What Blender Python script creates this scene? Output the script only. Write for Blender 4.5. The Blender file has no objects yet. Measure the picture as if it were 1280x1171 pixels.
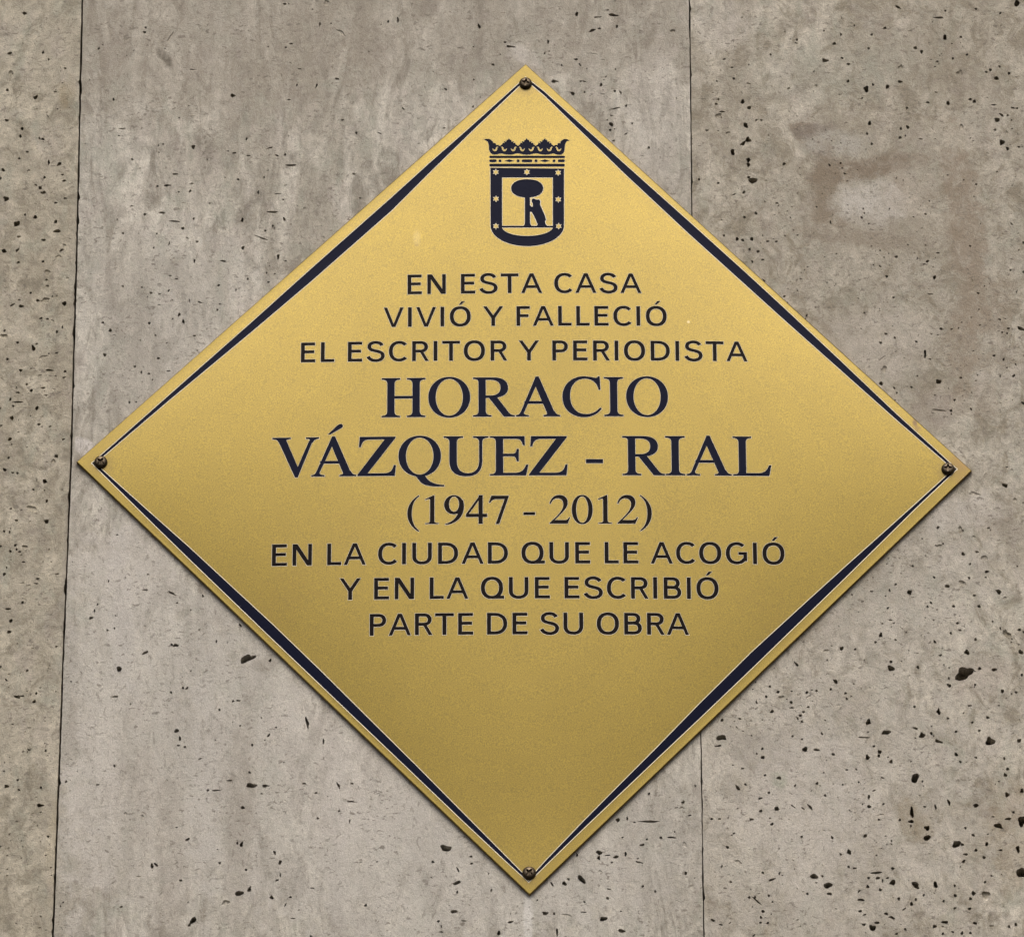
import bpy, math, random
from mathutils import Vector, Matrix
from mathutils.geometry import delaunay_2d_cdt

random.seed(7)
scene = bpy.context.scene
col = scene.collection
R = math.radians

# ------------------------------------------------------------------ camera
# long-lens view from the pavement up to a plaque about 2.9 m above it
FOC = 6500.0                      # focal length in picture widths * 1280
ZC = 2.9                          # height of the plaque's centre
_z = Vector((-32, 16100, -FOC)).normalized()
_x = Vector((1, -.002, 0)); _x = (_x - _z * _x.dot(_z)).normalized()
_y = _z.cross(_x)
ROT = Matrix((_x, _y, _z))        # camera axes -> world axes (rows are world X, Y, Z)
CAM = Vector((-0.01526891, -3.22831025, ZC - 1.30507103))
cam_data = bpy.data.cameras.new('camera')
cam = bpy.data.objects.new('camera', cam_data); col.objects.link(cam)
cam_data.sensor_width = 36; cam_data.sensor_fit = 'HORIZONTAL'
cam_data.lens = 36 * FOC / 1280
cam_data.clip_start = .05; cam_data.clip_end = 500
cam.matrix_world = Matrix.Translation(CAM) @ ROT.to_4x4()
scene.camera = cam

# ------------------------------------------------------------------ light
SUN_EL, SUN_AZ = R(50), R(2)     # azimuth from the wall's outward normal, towards the right
sun_dir = Vector((math.sin(SUN_AZ) * math.cos(SUN_EL), -math.cos(SUN_AZ) * math.cos(SUN_EL), math.sin(SUN_EL)))
world = bpy.data.worlds.new('World'); scene.world = world; world.use_nodes = True
wn = world.node_tree.nodes; wl = world.node_tree.links
sky = wn.new('ShaderNodeTexSky'); sky.sky_type = 'NISHITA'; sky.sun_disc = False
sky.sun_elevation = SUN_EL; sky.sun_rotation = math.atan2(sun_dir.x, sun_dir.y)
sky.air_density = 1.0; sky.dust_density = 6.0; sky.ozone_density = .6
wl.new(sky.outputs[0], wn['Background'].inputs[0]); wn['Background'].inputs[1].default_value = .10
sl = bpy.data.lights.new('sun', 'SUN'); sl.energy = 1.3; sl.angle = R(50); sl.color = (1, .96, .90)
sun = bpy.data.objects.new('sun', sl); col.objects.link(sun)
sun.rotation_euler = sun_dir.to_track_quat('Z', 'Y').to_euler()
sun.location = (1, -2, 5)
vs = scene.view_settings
vs.view_transform = 'Standard'; vs.look = 'None'; vs.gamma = 1; vs.exposure = 0.02
vs.use_curve_mapping = False
scene.render.engine = 'CYCLES'
scene.cycles.use_denoising = True
scene.cycles.max_bounces = 6

# ------------------------------------------------------------------ helpers
MM = .001
def on_wall(px, py, y=0.0):
    """point of the plane Y = y that a spot of the photograph (1280 x 1171) shows"""
    r = ROT @ Vector((px - 640, 585.5 - py, -FOC))
    t = (y - CAM.y) / r.y
    return CAM + r * t

def mesh_obj(name, verts, faces, mats, parent=None, midx=None, smooth=False):
    me = bpy.data.meshes.new(name)
    me.from_pydata([tuple(v) for v in verts], [], faces)
    for m in (mats if isinstance(mats, (list, tuple)) else [mats]): me.materials.append(m)
    if midx: me.polygons.foreach_set('material_index', midx)
    if smooth: me.polygons.foreach_set('use_smooth', [True] * len(faces))
    me.update()
    o = bpy.data.objects.new(name, me); col.objects.link(o)
    if parent: o.parent = parent
    return o

def empty(name, parent=None):
    o = bpy.data.objects.new(name, None); col.objects.link(o)
    o.empty_display_size = .02
    if parent: o.parent = parent
    return o

def area2(p):
    return sum(p[i - 1][0] * p[i][1] - p[i][0] * p[i - 1][1] for i in range(len(p)))
def ccw(p):
    return p if area2(p) > 0 else p[::-1]

def path(*items, n=10):
    """outline: (x, y) = straight, (x1, y1, x2, y2, x, y) = cubic curve"""
    out = []
    for it in items:
        if len(it) == 2: out.append(tuple(map(float, it)))
        else:
            a = out[-1]; b, c, d = it[0:2], it[2:4], it[4:6]
            for k in range(1, n + 1):
                t = k / n; s = 1 - t
                out.append(tuple(s**3*a[i] + 3*s*s*t*b[i] + 3*s*t*t*c[i] + t**3*d[i] for i in (0, 1)))
    return out

def inset(poly, d):
    out = []; n_ = len(poly)
    for i in range(n_):
        a, b, c = Vector(poly[i - 1]), Vector(poly[i]), Vector(poly[(i + 1) % n_])
        e1, e2 = (b - a).normalized(), (c - b).normalized()
        n1, n2 = Vector((-e1.y, e1.x)), Vector((-e2.y, e2.x))
        m = (n1 + n2); m = m / max(.2, m.dot(n1)); out.append(tuple(b + m * d))
    return out

def sarc(cx, cy, rx, ry, a0, a1, n=24, e=2.0):
    out = []
    for k in range(n + 1):
        a = R(a0 + (a1 - a0) * k / n); c, s = math.cos(a), math.sin(a)
        out.append((cx + rx * math.copysign(abs(c) ** (2 / e), c), cy + ry * math.copysign(abs(s) ** (2 / e), s)))
    return out
def ell(cx, cy, rx, ry, n=40, e=2.0): return sarc(cx, cy, rx, ry, 0, 360 - 360 / n, n - 1, e)
def rect(x0, y0, x1, y1): return [(x0, y0), (x1, y0), (x1, y1), (x0, y1)]

def stroke(pts, wv, wh):
    """open stroke of one weight: wv across uprights, wh across horizontals"""
    L, Rr = [], []
    n = len(pts)
    for i, p in enumerate(pts):
        a = pts[max(i - 1, 0)]; b = pts[min(i + 1, n - 1)]
        dx, dy = b[0] - a[0], b[1] - a[1]; l = math.hypot(dx, dy) or 1
        nx, ny = -dy / l * wv / 2, dx / l * wh / 2
        L.append((p[0] + nx, p[1] + ny)); Rr.append((p[0] - nx, p[1] - ny))
    return L + Rr[::-1]

# ------------------------------------------------------------------ material helpers
class NT:
    def __init__(s, name):
        s.m = bpy.data.materials.new(name); s.m.use_nodes = True
        s.t = s.m.node_tree; s.N = s.t.nodes; s.L = s.t.links
        s.b = s.N['Principled BSDF']; s.cache = {}
        s.co = s.N.new('ShaderNodeNewGeometry').outputs['Position']
    def put(s, sock, v):
        if hasattr(v, 'is_output'): s.L.new(v, sock)
        else: sock.default_value = v
    def node(s, kind, **kw):
        n = s.N.new(kind)
        for k, v in kw.items(): setattr(n, k, v)
        return n
    def math(s, op, a, b=0.0, clamp=False):
        n = s.node('ShaderNodeMath', operation=op, use_clamp=clamp)
        s.put(n.inputs[0], a); s.put(n.inputs[1], b); return n.outputs[0]
    def mapping(s, scale=(1, 1, 1), loc=(0, 0, 0), rot=(0, 0, 0), src=None):
        n = s.node('ShaderNodeMapping'); s.L.new(src or s.co, n.inputs[0])
        n.inputs[1].default_value = loc; n.inputs[2].default_value = rot; n.inputs[3].default_value = scale
        return n.outputs[0]
    def noise(s, scale, detail=3, rough=.55, dist=0., vec=None, colour=False):
        n = s.node('ShaderNodeTexNoise'); s.L.new(vec or s.co, n.inputs['Vector'])
        n.inputs['Scale'].default_value = scale; n.inputs['Detail'].default_value = detail
        n.inputs['Roughness'].default_value = rough; n.inputs['Distortion'].default_value = dist
        return n.outputs['Color' if colour else 'Fac']
    def ramp(s, v, lo, hi, a=0., b=1.):
        n = s.node('ShaderNodeMapRange', interpolation_type='SMOOTHSTEP')
        s.put(n.inputs[0], v); s.put(n.inputs[1], lo); s.put(n.inputs[2], hi); s.put(n.inputs[3], a); s.put(n.inputs[4], b)
        return n.outputs[0]
    def mix(s, f, a, b, mode='MIX'):
        n = s.node('ShaderNodeMix', data_type='RGBA', blend_type=mode)
        s.put(n.inputs[0], f); s.put(n.inputs[6], a); s.put(n.inputs[7], b); return n.outputs[2]
    def blob(s, px, py, rx, ry, ang=0., warp=.5, wscale=90, soft=.6, y=0.):
        """soft-edged patch at a spot of the wall; radii in mm"""
        c = on_wall(px, py, y)
        if wscale not in s.cache: s.cache[wscale] = s.noise(wscale, 4, .65, colour=True)
        nz = s.cache[wscale]
        off = s.node('ShaderNodeVectorMath', operation='MULTIPLY_ADD')
        s.L.new(nz, off.inputs[0]); off.inputs[1].default_value = (warp * rx * MM * 2, 0, warp * ry * MM * 2)
        s.L.new(s.co, off.inputs[2])
        k = warp * MM
        sub = s.node('ShaderNodeVectorMath', operation='SUBTRACT'); s.L.new(off.outputs[0], sub.inputs[0])
        sub.inputs[1].default_value = (c.x + k * rx, c.y, c.z + k * ry)
        rot = s.mapping(rot=(0, R(ang), 0), src=sub.outputs[0])
        sc = s.mapping(scale=(1 / (rx * MM), 0, 1 / (ry * MM)), src=rot)
        ln = s.node('ShaderNodeVectorMath', operation='LENGTH'); s.L.new(sc, ln.inputs[0])
        return s.ramp(ln.outputs['Value'], 1 + soft, max(0, 1 - soft))
    def bump(s, h, dist, strength=1., prev=None):
        n = s.node('ShaderNodeBump'); n.inputs['Distance'].default_value = dist; n.inputs['Strength'].default_value = strength
        s.L.new(h, n.inputs['Height'])
        if prev: s.L.new(prev, n.inputs['Normal'])
        return n.outputs[0]
    def rgb(s, *c): return (c[0], c[1], c[2], 1)

def stone(name, warm, pale, vein, streak, seed, stains_and_light, fleck=1.):
    """unfilled travertine: cloudy ground, streaks along the bed, specks, stains"""
    n = NT(name)
    off = (seed * 3.7, 0, seed * 1.9)
    cl = n.noise(7, 4, .6, .6, n.mapping((1, 1, streak), off))
    c = n.mix(n.ramp(cl, .35, .68), n.rgb(*warm), n.rgb(*pale))
    st = n.noise(30, 5, .66, .9, n.mapping((1, 1, streak * .8), off))
    c = n.mix(n.ramp(st, .42, .64, 0, 1.), c, n.rgb(*[v * 1.2 for v in pale]))
    dk = n.noise(48, 5, .68, 1.2, n.mapping((1, 1, streak), (seed, 2, 5)))
    c = n.mix(n.ramp(dk, .46, .66, 0, .95), c, n.rgb(*vein))
    # crumbly mottling of the bed, a few millimetres across
    mo = n.noise(150, 5, .72, .8, n.mapping((1, 1, .5 + streak * .5), (seed, 7, 2)))
    c = n.mix(1, c, n.mix(n.ramp(mo, .30, .70), n.rgb(.76, .775, .765), n.rgb(1.135, 1.16, 1.15)), 'MULTIPLY')
    # faint green and rosy casts of the stone
    c = n.mix(n.ramp(n.noise(52, 3, .6, .5, n.mapping((1, 1, .6), (seed, 0, 9))), .50, .70, 0, .34), c, n.rgb(.40, .42, .345))
    c = n.mix(n.ramp(n.noise(58, 3, .6, .5, n.mapping((1, 1, .6), (3, seed, 4))), .50, .70, 0, .24), c, n.rgb(.51, .445, .41))
    patch = [n.noise(130, 5, .7, .6, n.mapping((1, 1, .7), (q, 0, seed))) for q in (1, 5)]
    for k, (px, py, rx, ry, ang, warp, amt, colr) in enumerate(stains_and_light):
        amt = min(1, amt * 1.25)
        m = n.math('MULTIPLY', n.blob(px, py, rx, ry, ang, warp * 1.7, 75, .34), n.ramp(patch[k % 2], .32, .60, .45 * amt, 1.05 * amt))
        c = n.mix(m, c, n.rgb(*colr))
    # short dark flecks lying along the bed
    fl = n.noise(420, 3, .6, .6, n.mapping((.6, 1, 1), off))
    fm = n.noise(34, 3, .6, 0, n.mapping((1, 1, 1), (seed * 2, 1, 1)))
    c = n.mix(n.math('MULTIPLY', n.ramp(fl, .565, .65, 0, .72 * fleck), n.ramp(fm, .40, .60)), c, n.rgb(.20, .175, .145))
    fv = n.noise(300, 3, .6, .8, n.mapping((1, 1, .55), (seed, 8, 8)))
    c = n.mix(n.math('MULTIPLY', n.ramp(fv, .575, .67, 0, .5 * fleck), n.ramp(fm, .62, .42)), c, n.rgb(.24, .21, .175))
    # grain
    g = n.noise(1300, 2, .8)
    c = n.mix(1, c, n.mix(n.ramp(g, .25, .75), n.rgb(.74, .75, .76), n.rgb(1.2, 1.22, 1.25)), 'MULTIPLY')
    n.L.new(c, n.b.inputs['Base Color'])
    n.b.inputs['Roughness'].default_value = .78
    n.b.inputs['Specular IOR Level'].default_value = .3
    h1 = n.bump(n.noise(420, 4, .75), .0007, .7)
    h2 = n.bump(fl, .0009, -.6, h1)
    h3 = n.bump(mo, .0016, .5, h2)
    n.L.new(h3, n.b.inputs['Normal'])
    return n.m

BRN, LGT, GRY = (0.319, 0.261, 0.196), (0.667, 0.623, 0.566), (0.348, 0.312, 0.261)
M_STONE_L = stone('travertine_warm', (0.420, 0.367, 0.287), (0.500, 0.447, 0.361), (0.333, 0.293, 0.226), .9, 1.3, [
    (83, 118, 6, 12, 0, .6, .35, (0.392, 0.319, 0.203)), (76, 1060, 9, 40, 0, .5, .3, (0.478, 0.406, 0.275)),
    (84, 700, 3, 60, 0, .5, .35, GRY), (92, 330, 3, 50, 0, .5, .3, GRY)])
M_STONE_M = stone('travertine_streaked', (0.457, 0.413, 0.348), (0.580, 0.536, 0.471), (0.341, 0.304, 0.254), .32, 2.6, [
    (190, 900, 90, 130, 4, .8, .55, (.59, .56, .505)), (540, 1090, 120, 50, 0, .8, .55, (.58, .55, .495)), (770, 1060, 60, 60, 0, .8, .4, (.57, .54, .485)), (230, 420, 60, 80, 0, .8, .34, (.56, .53, .48)),  # broad pale patches: brighter lower exposure put into the colour
    (250, 60, 120, 55, 0, .7, .46, (.35, .31, .25)), (560, 30, 100, 50, 0, .7, .42, (.36, .32, .26)), (780, 30, 60, 45, 0, .7, .42, (.36, .32, .26)),  # upper part darkened: exposure falloff painted into the stone colour
    (160, 420, 18, 90, 2, .6, .3, (.36, .325, .27)), (215, 1080, 10, 60, 2, .6, .35, (.35, .31, .26)), (300, 1010, 9, 70, -2, .6, .35, (.35, .31, .26)), (255, 960, 9, 80, 2, .6, .4, (.58, .55, .50)), (150, 760, 8, 60, 3, .6, .45, (.58, .55, .51)), (420, 1030, 8, 70, 0, .6, .4, (.57, .54, .49)), (520, 1010, 30, 40, 0, .6, .35, (.56, .53, .48)),
    (108, 560, 9, 5, -40, .5, .85, (0.728, 0.689, 0.650)), (660, 1150, 3, 26, 0, .4, .75, (0.728, 0.702, 0.650)),
    (655, 70, 14, 6, -35, .5, .5, LGT),
    (206, 72, 3.2, 9, 35, .4, .75, (0.203, 0.181, 0.145)), (190, 92, 3, 14, 40, .5, .4, GRY),
    (100, 640, 7, 50, 0, .5, .25, GRY), (88, 920, 5, 24, 0, .5, .3, GRY), (170, 1010, 20, 60, 5, .5, .22, (0.392, 0.348, 0.290)),
    (120, 1000, 18, 70, 0, .5, .3, LGT), (400, 930, 30, 80, 10, .6, .35, LGT), (480, 960, 40, 50, 0, .6, .3, LGT),
    (330, 830, 9, 5, 0, .5, .3, GRY), (820, 150, 20, 60, 0, .6, .3, LGT), (160, 700, 30, 30, 0, .6, .35, LGT)])
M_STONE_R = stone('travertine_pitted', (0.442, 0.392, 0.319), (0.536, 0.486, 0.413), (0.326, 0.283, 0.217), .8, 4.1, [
    (1120, 320, 95, 120, 10, .6, .34, (.31, .27, .205)), (1230, 60, 70, 60, 0, .6, .36, (.32, .28, .215)), (900, 120, 30, 60, 0, .6, .3, (.34, .30, .235)),  # broad dark patches paint the dimmer exposure of the upper wall
    (1010, 1000, 110, 110, 10, .8, .4, (.57, .535, .475)), (1110, 720, 60, 60, 0, .8, .35, (.57, .535, .475)),  # pale patches paint the brighter exposure further down
    (905, 30, 22, 22, 0, .6, .3, LGT), (1045, 90, 60, 22, 5, .6, .2, (0.478, 0.478, 0.406)),
    (1010, 172, 7, 20, 40, .4, .7, (.27, .22, .165)), (1016, 164, 16, 5, 5, .4, .65, (.26, .225, .19)), (1045, 180, 22, 9, 0, .4, .6, (.50, .475, .42)),
    (1082, 211, 38, 8, 12, .35, .75, (.265, .215, .16)), (1030, 232, 8, 28, -8, .4, .72, (.28, .23, .17)), (1044, 272, 11, 9, 0, .4, .65, (.29, .24, .18)), (1120, 240, 7, 14, -20, .4, .5, (.30, .25, .19)), (1075, 298, 40, 6, -6, .5, .5, (.30, .255, .195)),
    (1087, 254, 24, 16, 0, .5, .8, (.57, .535, .475)), (1140, 235, 16, 22, 0, .6, .35, (0.522, 0.464, 0.392)),
    (1120, 290, 60, 14, 0, .7, .35, (0.348, 0.304, 0.239)), (1210, 300, 13, 70, 6, .6, .55, BRN),
    (1205, 430, 10, 36, -3, .6, .5, BRN), (1100, 430, 34, 26, 0, .3, .4, (0.594, 0.544, 0.478)), (1245, 390, 12, 26, 0, .6, .3, BRN),
    (1215, 500, 22, 12, 0, .6, .3, BRN), (1170, 510, 14, 14, 0, .5, .35, (0.377, 0.326, 0.275)),
    (1240, 655, 22, 9, -15, .6, .4, (0.362, 0.319, 0.261)), (1200, 640, 26, 12, 20, .6, .4, LGT),
    (1135, 1020, 7, 16, 5, .6, .4, (0.290, 0.232, 0.145)), (1155, 1035, 6, 9, 0, .6, .4, (0.290, 0.232, 0.145)),
    (1265, 1040, 14, 40, 0, .6, .3, (0.377, 0.304, 0.203)), (950, 935, 22, 14, 0, .6, .4, (0.377, 0.341, 0.297)),
    (975, 975, 6, 6, 0, .5, .4, (0.290, 0.334, 0.232)), (1010, 1000, 40, 50, 0, .6, .3, LGT), (1220, 845, 24, 14, 0, .6, .3, (0.420, 0.362, 0.312))])

n = NT('joint_mortar'); n.L.new(n.mix(n.noise(200), n.rgb(.07, .06, .05), n.rgb(.16, .14, .12)), n.b.inputs['Base Color'])
n.b.inputs['Roughness'].default_value = .95; M_MORTAR = n.m

# satin brass: fine blasted grain, faint clouds, tarnish, drips, painted dark reflections
n = NT('satin_brass')
gr = n.noise(1500, 2, .85)
cl = n.noise(26, 3, .6, .5)
c = n.mix(cl, n.rgb(.232, .165, .011), n.rgb(.264, .191, .019))
c = n.mix(1, c, n.mix(n.ramp(gr, .28, .72), n.rgb(.66, .66, .62), n.rgb(1.34, 1.34, 1.38)), 'MULTIPLY')
PY = -.006
for (px, py, rx, ry, ang, warp, amt, colr) in [
        (1144, 527, 1.4, 2.8, 10, .6, .8, (.09, .045, .02)), (1147, 534, 2.0, 2.0, 0, .6, .5, (.14, .08, .03)),
        (1200, 574, 8, 6, 40, .5, .55, (.20, .115, .03)), (1205, 590, 7, 9, 0, .5, .4, (.19, .11, .03)),
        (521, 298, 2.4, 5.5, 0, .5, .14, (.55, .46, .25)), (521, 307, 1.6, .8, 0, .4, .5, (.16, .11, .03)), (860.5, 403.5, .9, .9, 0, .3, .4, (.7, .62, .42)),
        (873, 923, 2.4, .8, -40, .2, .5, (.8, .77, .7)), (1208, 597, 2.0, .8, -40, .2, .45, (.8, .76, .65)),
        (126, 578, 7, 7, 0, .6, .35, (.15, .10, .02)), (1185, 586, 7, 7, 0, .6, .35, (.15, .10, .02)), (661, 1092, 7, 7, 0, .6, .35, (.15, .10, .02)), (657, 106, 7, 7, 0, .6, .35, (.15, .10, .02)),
        (330, 770, 7, 120, -43, .7, .22, (.20, .125, .015)), (1000, 800, 6, 120, 44, .7, .2, (.20, .125, .015))]:  # dark bands along lower edges: dim reflection painted into the brass
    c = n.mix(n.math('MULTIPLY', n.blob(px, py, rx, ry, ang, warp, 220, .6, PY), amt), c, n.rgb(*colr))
n.L.new(c, n.b.inputs['Base Color'])
n.b.inputs['Metallic'].default_value = 1.
n.b.inputs['Coat Weight'].default_value = 1; n.b.inputs['Coat IOR'].default_value = 1.58; n.b.inputs['Coat Roughness'].default_value = .36
n.L.new(n.math('ADD', .38, n.math('MULTIPLY', n.noise(9, 4, .6, 1.2), .12)), n.b.inputs['Roughness'])
n.L.new(n.bump(n.noise(1700, 3, .8), .0003, .32), n.b.inputs['Normal'])
M_BRASS = n.m

n = NT('pale_halo_rim'); n.L.new(n.mix(n.noise(120), n.rgb(.84, .77, .60), n.rgb(.93, .88, .74)), n.b.inputs['Base Color'])  # bright halo around the recesses, put into a pale rim colour
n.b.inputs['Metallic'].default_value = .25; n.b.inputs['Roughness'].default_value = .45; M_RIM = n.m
n = NT('tarnished_brass_edge'); n.L.new(n.mix(n.noise(90, 4), n.rgb(.16, .095, .04), n.rgb(.34, .21, .08)), n.b.inputs['Base Color'])
n.b.inputs['Metallic'].default_value = .8; n.b.inputs['Roughness'].default_value = .5; M_EDGE = n.m

def enamel(name, a, b):
    n = NT(name); n.L.new(n.mix(n.noise(300, 3), n.rgb(*a), n.rgb(*b)), n.b.inputs['Base Color'])
    n.b.inputs['Roughness'].default_value = .5; n.b.inputs['Specular IOR Level'].default_value = .09
    n.L.new(n.bump(n.noise(500, 2), .0002, .4), n.b.inputs['Normal'])
    return n.m
M_NAVY = enamel('navy_enamel', (.0026, .0046, .020), (.005, .0075, .029))
M_BLACK = enamel('black_enamel', (.005, .003, .0035), (.010, .0065, .0065))
n = NT('dull_steel'); n.L.new(n.mix(n.noise(700, 3, .7), n.rgb(.08, .06, .04), n.rgb(.26, .21, .15)), n.b.inputs['Base Color'])
n.b.inputs['Metallic'].default_value = .85; n.b.inputs['Roughness'].default_value = .45; M_SCREW = n.m
n = NT('blackened_bronze'); n.L.new(n.mix(n.noise(600, 3, .7), n.rgb(.03, .02, .012), n.rgb(.10, .07, .035)), n.b.inputs['Base Color'])
n.b.inputs['Metallic'].default_value = .5; n.b.inputs['Roughness'].default_value = .55; M_COLLAR = n.m

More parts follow.
